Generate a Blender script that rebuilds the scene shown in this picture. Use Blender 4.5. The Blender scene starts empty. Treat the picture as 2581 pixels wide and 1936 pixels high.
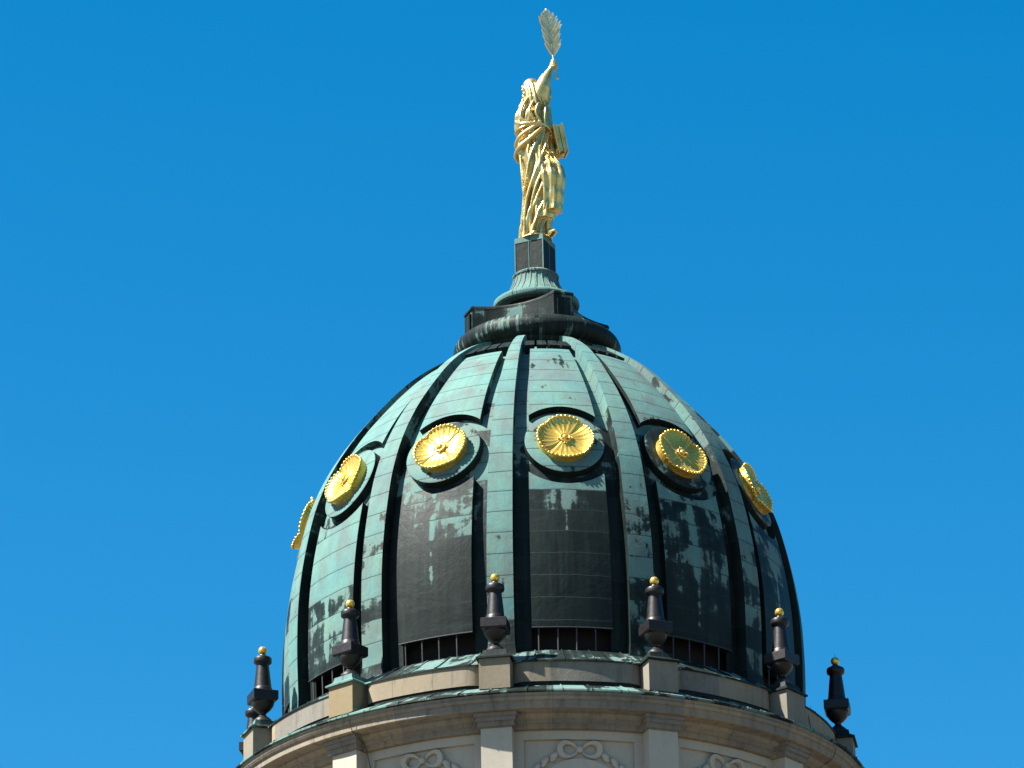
import bpy, math, random
from mathutils import Vector, Matrix
random.seed(7)
C = bpy.context.scene
COL = C.collection
sin, cos, pi, rad = math.sin, math.cos, math.pi, math.radians

# ------------------------------------------------------------------ camera, sky, sun
cd = bpy.data.cameras.new('camera'); cam = bpy.data.objects.new('camera', cd); COL.objects.link(cam)
cam.matrix_world = Matrix((
    (0.9997290989138685, 0.02280430269034156, 0.004657527635126995, 0.0),
    (0.013365159161400708, -0.39863188723503323, -0.9170136263982265, -128.003),
    (-0.01905521727651295, 0.9168274550089799, -0.39882868055883575, 1.7),
    (0, 0, 0, 1)))
cd.sensor_width = 36.0; cd.lens = 176.228; cd.clip_start = 1.0; cd.clip_end = 4000
C.camera = cam

SUN_AZ, SUN_EL = rad(-72.5), rad(53)          # azimuth measured from the camera side, + to the right
sdir = Vector((sin(SUN_AZ) * cos(SUN_EL), -cos(SUN_AZ) * cos(SUN_EL), sin(SUN_EL)))
wd = bpy.data.worlds.new('World'); C.world = wd; wd.use_nodes = True
wn, wl = wd.node_tree.nodes, wd.node_tree.links
bg = wn['Background']; sky = wn.new('ShaderNodeTexSky'); sky.sky_type = 'NISHITA'; sky.sun_disc = False
sky.sun_elevation = SUN_EL; sky.sun_rotation = pi - SUN_AZ
sky.altitude = 100; sky.air_density = 1.0; sky.dust_density = 0.5; sky.ozone_density = 3.0
hs = wn.new('ShaderNodeHueSaturation'); hs.inputs['Saturation'].default_value = 1.46; hs.inputs['Hue'].default_value = 0.490
wl.new(sky.outputs[0], hs.inputs['Color']); wl.new(hs.outputs[0], bg.inputs[0])
bg.inputs[1].default_value = 0.05
sl = bpy.data.lights.new('sun', 'SUN'); sun = bpy.data.objects.new('sun', sl); COL.objects.link(sun)
sl.energy = 5.0; sl.angle = rad(0.5); sl.color = (1.0, 0.955, 0.88)
sun.rotation_euler = (-sdir).to_track_quat('-Z', 'Y').to_euler()
C.view_settings.view_transform = 'Standard'; C.view_settings.look = 'None'
C.view_settings.exposure = 1.86; C.view_settings.gamma = 1.0

# ------------------------------------------------------------------ helpers
AZ0 = rad(1.705)
ZB = 48.511                                   # height of the urn balls: local heights below are relative to it


def mesh(name, V, F, mat, parent=None, uv=None, sharp=38, loc=None, smooth=True):
    me = bpy.data.meshes.new(name)
    me.from_pydata([tuple(v) for v in V], [], [tuple(f) for f in F])
    if uv:
        lay = me.uv_layers.new(name='UVMap')
        for lp in me.loops:
            lay.data[lp.index].uv = uv[lp.vertex_index]
    me.materials.append(mat)
    if smooth:
        for p in me.polygons: p.use_smooth = True
        me.update()
        me.set_sharp_from_angle(angle=rad(sharp))
    o = bpy.data.objects.new(name, me); COL.objects.link(o)
    if parent is not None: o.parent = parent
    if loc is not None: o.location = loc
    return o


def empty(name, loc=(0, 0, 0), rz=0.0):
    o = bpy.data.objects.new(name, None); COL.objects.link(o)
    o.location = loc; o.rotation_euler = (0, 0, rz)
    o.empty_display_size = 0.3
    return o


def tag(o, label=None, cat=None, group=None, kind=None):
    if label: o['label'] = label
    if cat: o['category'] = cat
    if group: o['group'] = group
    if kind: o['kind'] = kind
    return o


def children(o, pool):
    return [c for c in pool if c.parent == o]


def copy_tree(o, parent=None):
    pool = list(bpy.data.objects)
    def rec(s, par):
        c = s.copy(); COL.objects.link(c)
        c.parent = par
        for ch in children(s, pool): rec(ch, c)
        return c
    return rec(o, parent)


class MB:
    def __init__(s): s.V = []; s.F = []; s.UV = []
    def add(s, V, F, UV=None):
        n = len(s.V); s.V += [tuple(v) for v in V]; s.F += [tuple(i + n for i in f) for f in F]
        s.UV += (list(UV) if UV else [(v[0], v[2]) for v in V])
        return s
    def box(s, x0, x1, y0, y1, z0, z1):
        V = [(x, y, z) for z in (z0, z1) for y in (y0, y1) for x in (x0, x1)]
        return s.add(V, [(0, 2, 3, 1), (4, 5, 7, 6), (0, 1, 5, 4), (1, 3, 7, 5), (3, 2, 6, 7), (2, 0, 4, 6)])
    def frustum(s, prof, n=4, rot=pi / 4, cx=0, cy=0, cap=True):
        """stack of regular n-gons: prof = [(r, z)]"""
        V = []; F = []
        for r, z in prof:
            for k in range(n):
                a = rot + 2 * pi * k / n; V.append((cx + r * cos(a), cy + r * sin(a), z))
        for i in range(len(prof) - 1):
            for k in range(n):
                F.append((i * n + k, i * n + (k + 1) % n, (i + 1) * n + (k + 1) % n, (i + 1) * n + k))
        if cap:
            F.append(tuple(range(n - 1, -1, -1))); F.append(tuple((len(prof) - 1) * n + k for k in range(n)))
        return s.add(V, F)
    def lathe(s, prof, n=64, cx=0, cy=0, a0=0.0, a1=2 * pi, cap=False):
        full = abs(a1 - a0 - 2 * pi) < 1e-6
        m = n if full else n + 1
        V = []; F = []; U = []
        L = 0.0
        for i, (r, z) in enumerate(prof):
            if i: L += math.hypot(r - prof[i - 1][0], z - prof[i - 1][1])
            for k in range(m):
                a = a0 + (a1 - a0) * k / n
                V.append((cx + r * sin(a), cy - r * cos(a), z)); U.append(((a - a0) * 8.0, L))
        for i in range(len(prof) - 1):
            for k in range(n):
                k2 = (k + 1) % m
                F.append((i * m + k, i * m + k2, (i + 1) * m + k2, (i + 1) * m + k))
        if cap:
            F.append(tuple(range(m - 1, -1, -1))); F.append(tuple((len(prof) - 1) * m + k for k in range(m)))
        return s.add(V, F, U)
    def tube(s, pts, radii, n=10, cap=True, flat=1.0):
        pts = [Vector(p) for p in pts]
        if not hasattr(radii, '__len__'): radii = [radii] * len(pts)
        V = []; F = []
        ref = None
        for i, p in enumerate(pts):
            d = (pts[min(i + 1, len(pts) - 1)] - pts[max(i - 1, 0)]).normalized()
            if ref is None:
                ref = Vector((0, 0, 1)) if abs(d.z) < 0.9 else Vector((1, 0, 0))
            x = (ref - d * ref.dot(d)).normalized(); y = d.cross(x); ref = x
            for k in range(n):
                a = 2 * pi * k / n
                V.append(p + x * (cos(a) * radii[i]) + y * (sin(a) * radii[i] * flat))
        for i in range(len(pts) - 1):
            for k in range(n):
                F.append((i * n + k, i * n + (k + 1) % n, (i + 1) * n + (k + 1) % n, (i + 1) * n + k))
        if cap:
            F.append(tuple(range(n - 1, -1, -1))); F.append(tuple((len(pts) - 1) * n + k for k in range(n)))
        return s.add(V, F)
    def ball(s, c, r, n=20, sc=(1, 1, 1), m=None):
        V = []; F = []
        h = n // 2
        for i in range(1, h):
            t = pi * i / h
            for k in range(n):
                a = 2 * pi * k / n
                V.append(Vector((r * sc[0] * sin(t) * cos(a), r * sc[1] * sin(t) * sin(a), r * sc[2] * cos(t))))
        V.append(Vector((0, 0, r * sc[2]))); V.append(Vector((0, 0, -r * sc[2])))
        T = len(V) - 2; B = T + 1
        for i in range(h - 2):
            for k in range(n):
                F.append((i * n + k, (i + 1) * n + k, (i + 1) * n + (k + 1) % n, i * n + (k + 1) % n))
        for k in range(n):
            F.append((T, k, (k + 1) % n)); F.append((B, (h - 2) * n + (k + 1) % n, (h - 2) * n + k))
        if m is not None: V = [m @ v for v in V]
        return s.add([v + Vector(c) for v in V], F)
    def build(s, name, mat, parent=None, **k):
        return mesh(name, s.V, s.F, mat, parent, uv=s.UV, **k)


# ------------------------------------------------------------------ materials
class NT:
    def __init__(s, name):
        s.m = bpy.data.materials.new(name); s.m.use_nodes = True
        s.n = s.m.node_tree.nodes; s.l = s.m.node_tree.links; s.b = s.n['Principled BSDF']
    def link(s, a, b): s.l.new(a, b)
    def val(s, sock, v):
        if isinstance(v, bpy.types.NodeSocket): s.l.new(v, sock)
        else: sock.default_value = v
    def math(s, op, a, b=0.0, c=None, clamp=False):
        nd = s.n.new('ShaderNodeMath'); nd.operation = op; nd.use_clamp = clamp
        s.val(nd.inputs[0], a); s.val(nd.inputs[1], b)
        if c is not None: s.val(nd.inputs[2], c)
        return nd.outputs[0]
    def noise(s, vec, scale, detail=6, rough=0.6, dist=0.0):
        nd = s.n.new('ShaderNodeTexNoise'); nd.inputs['Scale'].default_value = scale
        nd.inputs['Detail'].default_value = detail; nd.inputs['Roughness'].default_value = rough
        nd.inputs['Distortion'].default_value = dist
        s.l.new(vec, nd.inputs['Vector']); return nd.outputs['Fac']
    def ramp(s, fac, stops, interp='LINEAR'):
        nd = s.n.new('ShaderNodeValToRGB'); cr = nd.color_ramp; cr.interpolation = interp
        while len(cr.elements) < len(stops): cr.elements.new(0.5)
        for e, (p, c) in zip(cr.elements, stops):
            e.position = p; e.color = (c[0], c[1], c[2], 1) if hasattr(c, '__len__') else (c, c, c, 1)
        s.l.new(fac, nd.inputs[0]); return nd.outputs[0]
    def mix(s, fac, a, b, mode='MIX'):
        nd = s.n.new('ShaderNodeMix'); nd.data_type = 'RGBA'; nd.blend_type = mode
        s.val(nd.inputs[0], fac)
        for sk, v in ((nd.inputs[6], a), (nd.inputs[7], b)):
            if isinstance(v, bpy.types.NodeSocket): s.l.new(v, sk)
            else: sk.default_value = (v[0], v[1], v[2], 1)
        return nd.outputs[2]
    def attr(s, name):
        nd = s.n.new('ShaderNodeAttribute'); nd.attribute_type = 'OBJECT'; nd.attribute_name = name
        return nd.outputs['Fac']
    def pos(s): return s.n.new('ShaderNodeNewGeometry').outputs['Position']
    def uvxy(s):
        u = s.n.new('ShaderNodeUVMap'); sp = s.n.new('ShaderNodeSeparateXYZ'); s.l.new(u.outputs[0], sp.inputs[0])
        return u.outputs[0], sp.outputs[0], sp.outputs[1]
    def scalev(s, vec, sc):
        nd = s.n.new('ShaderNodeMapping'); nd.inputs['Scale'].default_value = sc; s.l.new(vec, nd.inputs[0]); return nd.outputs[0]
    def comb(s, x, y, z=0.0):
        nd = s.n.new('ShaderNodeCombineXYZ'); s.val(nd.inputs[0], x); s.val(nd.inputs[1], y); s.val(nd.inputs[2], z); return nd.outputs[0]
    def white(s, vec):
        nd = s.n.new('ShaderNodeTexWhiteNoise'); nd.noise_dimensions = '3D'; s.l.new(vec, nd.inputs['Vector']); return nd.outputs['Value']
    def bump(s, h, strength=0.3, dist=0.02):
        nd = s.n.new('ShaderNodeBump'); nd.inputs['Strength'].default_value = strength; nd.inputs['Distance'].default_value = dist
        s.l.new(h, nd.inputs['Height']); s.l.new(nd.outputs[0], s.b.inputs['Normal'])


def copper(name, pitch=0.63, seam_axis='v', base=0.0, seam_w=0.022, streak=False):
    """weathered sheet copper: bare dark bronze under blue-green patina; patina amount from obj['patina'], obj['slope']"""
    t = NT(name); P = t.pos(); uv, u, v = t.uvxy()
    pat = t.attr('patina'); slope = t.attr('slope')
    sv = v if seam_axis == 'v' else u
    # wobble the seam a little so sheets are hand laid
    wob = t.math('MULTIPLY', t.math('SUBTRACT', t.noise(P, 1.4, 2), 0.5), 0.05)
    q = t.math('DIVIDE', t.math('ADD', sv, wob), pitch)
    fr = t.math('FRACT', q); cell = t.math('FLOOR', q)
    seam = t.math('LESS_THAN', fr, seam_w / pitch)
    near = t.math('SUBTRACT', 1.0, t.math('MULTIPLY', fr, 7.0), clamp=True)
    stp = t.attr('step')
    vq = t.math('ADD', t.math('MULTIPLY', v, t.math('SUBTRACT', 1.0, stp)), t.math('MULTIPLY', t.math('MULTIPLY', cell, pitch), stp))
    # per sheet tone
    oi = t.n.new('ShaderNodeObjectInfo').outputs['Random']
    wn_ = t.white(t.comb(cell, t.math('MULTIPLY', oi, 91.7), 0.3))
    big = t.noise(P, 0.9, 7, 0.62, 0.4)
    edge = t.noise(P, 5.0, 5, 0.65)
    vstr = t.noise(t.comb(t.math('MULTIPLY', u, 7.0), t.math('MULTIPLY', v, 0.35), t.math('MULTIPLY', oi, 40.0)), 1.0, 4, 0.6)
    f = t.math('ADD', t.math('MULTIPLY', t.math('SUBTRACT', big, 0.5), 1.55), t.math('MULTIPLY', t.math('SUBTRACT', edge, 0.5), 0.25))
    f = t.math('ADD', f, t.math('MULTIPLY', t.math('SUBTRACT', vstr, 0.5), 0.42))
    f = t.math('ADD', f, t.math('MULTIPLY', t.math('SUBTRACT', wn_, 0.5), 0.30))
    f = t.math('ADD', f, t.math('ADD', pat, t.math('MULTIPLY', slope, t.math('SUBTRACT', vq, 4.6))))
    f = t.math('ADD', f, base)
    flank = t.math('GREATER_THAN', t.math('ABSOLUTE', u), 90.0)        # bare sheet on the flanks of the raised work
    f = t.math('SUBTRACT', f, t.math('MULTIPLY', flank, 0.55))
    if streak:      # wash-down of patina under the medallion
        g = t.math('ADD', u, t.math('MULTIPLY', t.math('SUBTRACT', t.noise(t.comb(0.0, v, oi), 2.2, 3), 0.5), 0.10))
        g = t.math('POWER', 2.718, t.math('MULTIPLY', t.math('POWER', t.math('DIVIDE', t.math('ADD', g, 0.06), 0.065), 2.0), -1.0))
        brk = t.ramp(t.noise(t.comb(0.3, v, t.math('MULTIPLY', oi, 9.0)), 1.7, 2), [(0.36, 0.1), (0.6, 1.0)])
        f = t.math('ADD', f, t.math('MULTIPLY', t.math('MULTIPLY', g, brk), 0.47))
    fac = t.ramp(f, [(0.33, 0.0), (0.455, 0.08), (0.525, 0.76), (0.66, 1.0)])
    # colours
    fine = t.noise(P, 14.0, 6, 0.7)
    hue = t.noise(P, 0.75, 4, 0.55)
    green = t.ramp(hue, [(0.30, (0.068, 0.166, 0.163)), (0.5, (0.090, 0.189, 0.171)), (0.66, (0.104, 0.200, 0.163))])
    grey = (0.098, 0.117, 0.115)
    green = t.mix(t.ramp(t.noise(t.scalev(P, (1.3, 1.3, 0.5)), 1.2, 6, 0.6), [(0.45, 0.0), (0.68, 0.85)]), green, grey)
    green = t.mix(t.ramp(t.noise(t.scalev(P, (1.6, 1.6, 0.7)), 0.9, 7, 0.7), [(0.56, 0.0), (0.74, 0.6)]), green, (0.085, 0.083, 0.066))
    green = t.mix(t.ramp(fine, [(0.3, 0.28), (0.62, 0.0)]), green, (0.046, 0.086, 0.081))
    green = t.mix(t.ramp(vstr, [(0.45, 0.0), (0.75, 0.35)]), green, (0.078, 0.109, 0.099))
    dark = t.ramp(t.noise(t.scalev(P, (2.0, 2.0, 0.6)), 1.5, 5, 0.6), [(0.3, (0.0030, 0.0060, 0.0054)), (0.7, (0.0080, 0.0128, 0.0115))])
    dark = t.mix(t.math('MULTIPLY', wn_, 0.7), dark, (0.0120, 0.0172, 0.0155))
    dark = t.mix(t.math('MULTIPLY', t.ramp(vstr, [(0.42, 0.0), (0.72, 1.0)]), t.ramp(big, [(0.35, 0.15), (0.62, 0.75)])), dark, (0.017, 0.029, 0.025))
    col = t.mix(fac, dark, green)
    rim = t.math('MULTIPLY', t.ramp(f, [(0.48, 0.0), (0.53, 1.0), (0.62, 0.0)]), 0.35)
    col = t.mix(rim, col, (0.144, 0.193, 0.156))
    spots = t.n.new('ShaderNodeTexVoronoi'); spots.inputs['Scale'].default_value = 2.3; t.l.new(P, spots.inputs['Vector'])
    sp = t.math('LESS_THAN', spots.outputs['Distance'], t.math('MULTIPLY', t.math('SUBTRACT', t.noise(P, 0.8, 2), 0.42), 0.35))
    col = t.mix(t.math('MULTIPLY', sp, 0.85), col, (0.018, 0.024, 0.023))
    col = t.mix(t.math('MULTIPLY', near, t.math('MULTIPLY', t.ramp(fine, [(0.42, 0.0), (0.6, 1.0)]), 0.45)), col, (0.022, 0.034, 0.033))
    col = t.mix(t.math('MULTIPLY', seam, 0.85), col, (0.012, 0.022, 0.022))
    t.l.new(col, t.b.inputs['Base Color'])
    t.val(t.b.inputs['Roughness'], t.ramp(fac, [(0.0, 0.50), (1.0, 0.78)]))
    t.b.inputs['Specular IOR Level'].default_value = 0.10
    h = t.math('ADD', t.math('MULTIPLY', seam, -1.0), t.math('ADD', t.math('MULTIPLY', fr, 0.35), t.math('MULTIPLY', big, 1.6)))
    t.bump(t.math('ADD', h, t.math('MULTIPLY', fine, 0.08)), 0.55, 0.035)
    return t.m


def gold(name, rough=0.2, c0=(0.558, 0.333, 0.045), c1=(0.702, 0.468, 0.090), metal=0.66):
    t = NT(name); P = t.pos()
    n1 = t.noise(P, 3.0, 5, 0.6); n2 = t.noise(P, 22.0, 4, 0.6)
    col = t.ramp(n1, [(0.3, c0), (0.6, c1)])
    t.l.new(col, t.b.inputs['Base Color']); t.b.inputs['Metallic'].default_value = metal
    t.val(t.b.inputs['Roughness'], t.ramp(n2, [(0.3, rough * 0.8), (0.7, rough * 1.5)]))
    t.bump(t.math('ADD', n1, t.math('MULTIPLY', n2, 0.35)), 0.35, 0.025)
    return t.m


def stone(name, c0, c1, c2, block=1.15, dirt=0.5, bumps=0.35, tint=1.0):
    t = NT(name); P = t.pos(); uv, u, v = t.uvxy()
    big = t.noise(P, 0.7, 6, 0.6); fine = t.noise(P, 9.0, 8, 0.7)
    col = t.ramp(t.math('ADD', t.math('MULTIPLY', big, 0.6), t.math('MULTIPLY', fine, 0.4)), [(0.35, c0), (0.5, c1), (0.65, c2)])
    if block:
        q = t.math('DIVIDE', u, block); cell = t.math('FLOOR', q); fr = t.math('FRACT', q)
        w = t.white(t.comb(cell, 3.0, t.attr('tan')))
        if tint:
            col = t.mix(t.ramp(w, [(0.45, 0.0), (0.9, 0.75 * tint)]), col, (0.322, 0.241, 0.138))
            col = t.mix(t.ramp(w, [(0.0, 0.45 * tint), (0.4, 0.0)]), col, (0.13, 0.13, 0.125))
        jt = t.math('LESS_THAN', fr, 0.012 / block)
        col = t.mix(t.math('MULTIPLY', jt, 0.7), col, (0.07, 0.065, 0.055))
    st = t.noise(t.scalev(P, (3.2, 3.2, 0.5)), 1.6, 6, 0.65)
    col = t.mix(t.math('MULTIPLY', t.ramp(st, [(0.50, 0.0), (0.74, 1.0)]), dirt), col, (0.035, 0.034, 0.030))
    tan = t.attr('tan')
    col = t.mix(tan, col, t.mix(fine, (0.168, 0.116, 0.049), (0.192, 0.151, 0.084)))
    t.l.new(col, t.b.inputs['Base Color']); t.b.inputs['Roughness'].default_value = 0.9
    t.b.inputs['Specular IOR Level'].default_value = 0.2
    t.bump(t.math('ADD', fine, t.math('MULTIPLY', big, 0.6)), bumps, 0.02)
    return t.m


def plain(name, c0, c1, rough, scale=6.0, metal=0.0, bump=0.2):
    t = NT(name); P = t.pos()
    n = t.noise(P, scale, 6, 0.65)
    t.l.new(t.ramp(n, [(0.3, c0), (0.7, c1)]), t.b.inputs['Base Color'])
    t.b.inputs['Metallic'].default_value = metal
    t.val(t.b.inputs['Roughness'], t.ramp(n, [(0.3, rough * 0.9), (0.7, min(1, rough * 1.15))]))
    t.b.inputs['Specular IOR Level'].default_value = 0.3
    t.bump(n, bump, 0.01)
    return t.m


M = dict(
    panel=copper('copper_panel', 0.63, streak=True),
    rib=copper('copper_rib', 0.62),
    shell=copper('copper_shell', 0.62),
    skirt=copper('copper_skirt', 0.80, 'u', seam_w=0.035),
    top=copper('copper_finial', 0.30, 'u', seam_w=0.02),
    block=copper('copper_block', 0.55, 'u', seam_w=0.02),
    gold=gold('gold_leaf', 0.24),
    golds=gold('gold_statue', 0.28, (0.464, 0.312, 0.086), (0.625, 0.464, 0.192), 0.82),
    goldp=gold('gold_palm', 0.32, (0.58, 0.45, 0.20), (0.74, 0.62, 0.36), 0.72),
    urn=plain('dark_urn', (0.006, 0.005, 0.005), (0.013, 0.010, 0.010), 0.42, 9.0),
    dark=plain('dark_void', (0.006, 0.006, 0.006), (0.012, 0.012, 0.012), 0.9),
    iron=plain('iron_bar', (0.024, 0.024, 0.026), (0.044, 0.044, 0.046), 0.55, 14.0),
    sand=stone('sandstone', (0.114, 0.103, 0.079), (0.148, 0.134, 0.108), (0.177, 0.162, 0.132), 1.15, dirt=0.45, tint=0.6),
    pier=stone('pier_stone', (0.127, 0.114, 0.088), (0.158, 0.142, 0.114), (0.183, 0.167, 0.132), None, dirt=0.25),
    corn=stone('cornice_stone', (0.122, 0.106, 0.082), (0.157, 0.140, 0.112), (0.194, 0.173, 0.140), 1.6, dirt=0.65, tint=0.4),
    wall=stone('cream_plaster', (0.297, 0.269, 0.215), (0.326, 0.297, 0.241), (0.350, 0.319, 0.265), None, dirt=0.10, bumps=0.15),
    pane=plain('window_glass', (0.03, 0.04, 0.05), (0.05, 0.06, 0.07), 0.12, 1.0, 0.0, 0.03),
    paving=plain('paving', (0.077, 0.070, 0.058), (0.125, 0.113, 0.096), 0.85, 0.35),
    cable=plain('cable', (0.02, 0.02, 0.02), (0.04, 0.04, 0.04), 0.6),
)

# ------------------------------------------------------------------ ground
g = MB(); g.box(-900, 900, -900, 900, -1.0, 0.0)
tag(g.build('ground', M['paving']), kind='structure')

# ------------------------------------------------------------------ the domed tower
tower = empty('domed_tower', (0, 0, 0), AZ0)
tag(tower, 'domed church tower with ribbed green copper dome above a cream stone drum', 'tower')
TZ = ZB


def part(o):      # parts are modelled around the dome axis at local height 0 = urn balls
    o.location = (0, 0, TZ); return o


# dome profile (outer face of the ribs): (local height, radius)
PZ = [-2.1, -1.0, 0.0, 1.0, 1.5, 2.0, 2.5, 3.0, 3.5, 4.0, 4.5, 5.0, 5.5, 6.0, 6.5, 7.0, 7.5, 8.0, 8.5, 9.0, 9.35, 9.7]
PR = [7.08, 7.12, 7.14, 7.12, 7.085, 7.03, 6.955, 6.86, 6.75, 6.62, 6.445, 6.235, 5.98, 5.68, 5.34, 4.95, 4.53, 4.08, 3.55, 2.87, 2.25, 1.3]


def catmull(xs, ys, x):
    i = max(0, min(len(xs) - 2, next((k for k in range(len(xs) - 1) if x <= xs[k + 1]), len(xs) - 2)))
    def sl(k):
        if k <= 0: return (ys[1] - ys[0]) / (xs[1] - xs[0])
        if k >= len(xs) - 1: return (ys[-1] - ys[-2]) / (xs[-1] - xs[-2])
        return (ys[k + 1] - ys[k - 1]) / (xs[k + 1] - xs[k - 1])
    h = xs[i + 1] - xs[i]; t = (x - xs[i]) / h
    return ((2 * t**3 - 3 * t * t + 1) * ys[i] + (t**3 - 2 * t * t + t) * h * sl(i)
            + (-2 * t**3 + 3 * t * t) * ys[i + 1] + (t**3 - t * t) * h * sl(i + 1))


# arc length table
TAB = []
s_ = 0.0; N_ = 700
for i in range(N_ + 1):
    z = PZ[0] + (PZ[-1] - PZ[0]) * i / N_; r = catmull(PZ, PR, z)
    if i: s_ += math.hypot(z - TAB[-1][1], r - TAB[-1][2])
    TAB.append((s_, z, r))


def at_s(s):
    lo, hi = 0, N_
    while hi - lo > 1:
        m = (lo + hi) // 2
        if TAB[m][0] <= s: lo = m
        else: hi = m
    a, b = TAB[lo], TAB[hi]; t = (s - a[0]) / (b[0] - a[0] + 1e-12)
    z = a[1] + (b[1] - a[1]) * t; r = a[2] + (b[2] - a[2]) * t
    dz, dr = b[1] - a[1], b[2] - a[2]; L = math.hypot(dz, dr)
    return z, r, dz / L, -dr / L           # height, radius, outward normal (radial, vertical)


def s_of_z(z):
    return next(s + (z - zz) * ((TAB[i + 1][0] - s) / (TAB[i + 1][1] - zz)) for i, (s, zz, r) in enumerate(TAB[:-1]) if TAB[i + 1][1] >= z)


def dpt(a, s, off):                        # point at azimuth a (radians, local), arc length s, lifted by off along the normal
    z, r, nr, nz = at_s(s)
    R = r + off * nr
    return (R * sin(a), -R * cos(a), z + off * nz)


CH, FD = -0.34, -0.13                      # channel and raised field, below the rib face
S_BOT, S_TOP = s_of_z(-1.03), s_of_z(8.47)
S_DISC = s_of_z(4.5)
HW = rad(8.65)

# shell
mb = MB(); V = []; F = []; U = []
n = 288; rows = [s_of_z(-2.05 + (9.6 + 2.05) * i / 80) for i in range(81)]
for s in rows:
    for k in range(n):
        a = 2 * pi * k / n; V.append(dpt(a, s, CH)); U.append((a * 7.0, s))
OPEN = (s_of_z(-1.63), s_of_z(-1.05))
for i in range(80):
    sm = (rows[i] + rows[i + 1]) / 2
    for k in range(n):
        ad = (math.degrees(2 * pi * (k + 0.5) / n) - 5 + 15) % 30 - 15
        if OPEN[0] < sm < OPEN[1] and abs(ad) < 8.2: continue       # ventilation slot at the foot of each bay
        F.append((i * n + k, i * n + (k + 1) % n, (i + 1) * n + (k + 1) % n, (i + 1) * n + k))
mb.add(V, F, U)
dome = part(mb.build('dome', M['shell'], tower)); dome['patina'] = 0.22; dome['slope'] = 0.12
# near-black sheet, standing in for the unlit hollow behind the slots
lin = MB().lathe([(6.45, -2.0), (6.45, -0.8)], 96)
ln = lin.build('slot_dark_sheet', M['dark'], dome)


def rib_mesh():
    m = MB(); V = []; F = []; U = []
    R = 90
    cols = 5
    ss = [s_of_z(-1.98) + (s_of_z(9.45) - s_of_z(-1.98)) * i / R for i in range(R + 1)]
    for s in ss:
        z, r, _, _ = at_s(s)
        hw = rad(2.78 - 0.36 * max(0, min(1, (z - 3) / 5.0)))
        fl = 0.10 * max(0, (-1.2 - z) / 0.8) ** 2
        hw *= 1 + 0.25 * max(0, (-1.3 - z) / 0.7) ** 2
        prof = ([(-hw, CH - 0.03, -100.3), (-hw, 0.0, -100.0)] + [(-hw + 2 * hw * k / (cols - 1), 0.0, 7.0 * (-hw + 2 * hw * k / (cols - 1))) for k in range(cols)]
                + [(hw, 0.0, 100.0), (hw, CH - 0.03, 100.3)])
        for a, off, u in prof:
            V.append(dpt(a, s, off + (fl if off > CH else 0))); U.append((u, s))
    w = cols + 4
    for i in range(R):
        for k in range(w - 1):
            if k in (1, w - 3): continue
            F.append((i * w + k, i * w + k + 1, (i + 1) * w + k + 1, (i + 1) * w + k))
    return m.add(V, F, U)


RIB_P = {-10: (0.75, 0.085), 20: (0.72, 0.10), -40: (0.78, 0.07), -70: (0.78, 0.05), 50: (0.66, 0.10), 80: (0.6, 0.1), -100: (0.7, 0.05)}
proto = None
for k in range(12):
    d = -130 + 30 * k
    if proto is None: o = proto = rib_mesh().build('rib', M['rib'], dome, sharp=50)
    else: o = proto.copy(); COL.objects.link(o)
    o.rotation_euler = (0, 0, rad(d)); p = RIB_P.get(d, (0.65, 0.07)); o['patina'] = p[0]; o['slope'] = p[1]

RING = 1.43


def field_mesh(upper):
    m = MB()
    nc, nr = 26, 34
    rc = at_s(S_DISC)[1]
    V = []; F = []; U = []
    for j in range(nc + 1):
        t = -1 + 2 * j / nc; a = HW * t; x = a * rc
        cut = math.sqrt(RING * RING - x * x)
        s0, s1 = (S_DISC + cut, S_TOP) if upper else (S_BOT, S_DISC - cut)
        for i in range(nr + 1):
            s = s0 + (s1 - s0) * i / nr
            V.append(dpt(a, s, FD)); U.append((x, s))
    H = nr + 1
    for j in range(nc):
        for i in range(nr):
            F.append((j * H + i, (j + 1) * H + i, (j + 1) * H + i + 1, j * H + i + 1))
    # side walls down to below the channel
    loop = [j * H for j in range(nc + 1)] + [nc * H + i for i in range(1, H)] + [j * H + nr for j in range(nc - 1, -1, -1)] + [i for i in range(nr - 1, 0, -1)]
    base = len(V)
    L = len(loop)
    for off in (FD, CH - 0.04):
        for idx in loop:
            j, i = divmod(idx, H); t = -1 + 2 * j / nc
            V.append(dpt(HW * t, U[idx][1], off)); U.append((100.0 + U[idx][0], U[idx][1]))
    for q in range(L):
        F.append((base + q, base + L + q, base + L + (q + 1) % L, base + (q + 1) % L))
    return m.add(V, F, U)


UP = {5: (0.72, 0.02), -25: (0.95, 0.0), -55: (1.0, 0.0), -85: (1.0, 0), 35: (0.78, 0.0), 65: (0.7, 0)}
LO = {5: (0.52, 0.62), -25: (0.36, 0.16), -55: (0.70, 0.14), -85: (0.75, 0.10), 35: (0.56, 0.14), 65: (0.42, 0.12)}
pu = field_mesh(True).build('upper_panel', M['panel'], dome, sharp=45)
pl = field_mesh(False).build('lower_panel', M['panel'], dome, sharp=45)
zc, rc, nr_, nz_ = at_s(S_DISC)
dm = MB().lathe([(0.0, 0.17), (0.7, 0.17), (1.03, 0.165), (1.055, 0.15)], 72)
n0 = len(dm.V); dm.lathe([(1.055, 0.15), (1.055, -0.35)], 72)
dm.UV = [(v[0], v[1] + 4.6) for v in dm.V[:n0]] + [(100.0 + v[0], v[2] + 4.6) for v in dm.V[n0:]]
dk = dm.build('medallion_disc', M['shell'], dome, sharp=40)
TILT = math.atan2(nr_, nz_)


def place_disc(o, deg, off):
    a = rad(deg)
    R = rc + off * nr_
    base = Matrix.Translation((R * sin(a), -R * cos(a), zc + off * nz_)) @ Matrix.Rotation(a, 4, 'Z') @ Matrix.Rotation(TILT, 4, 'X')
    return base


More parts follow.
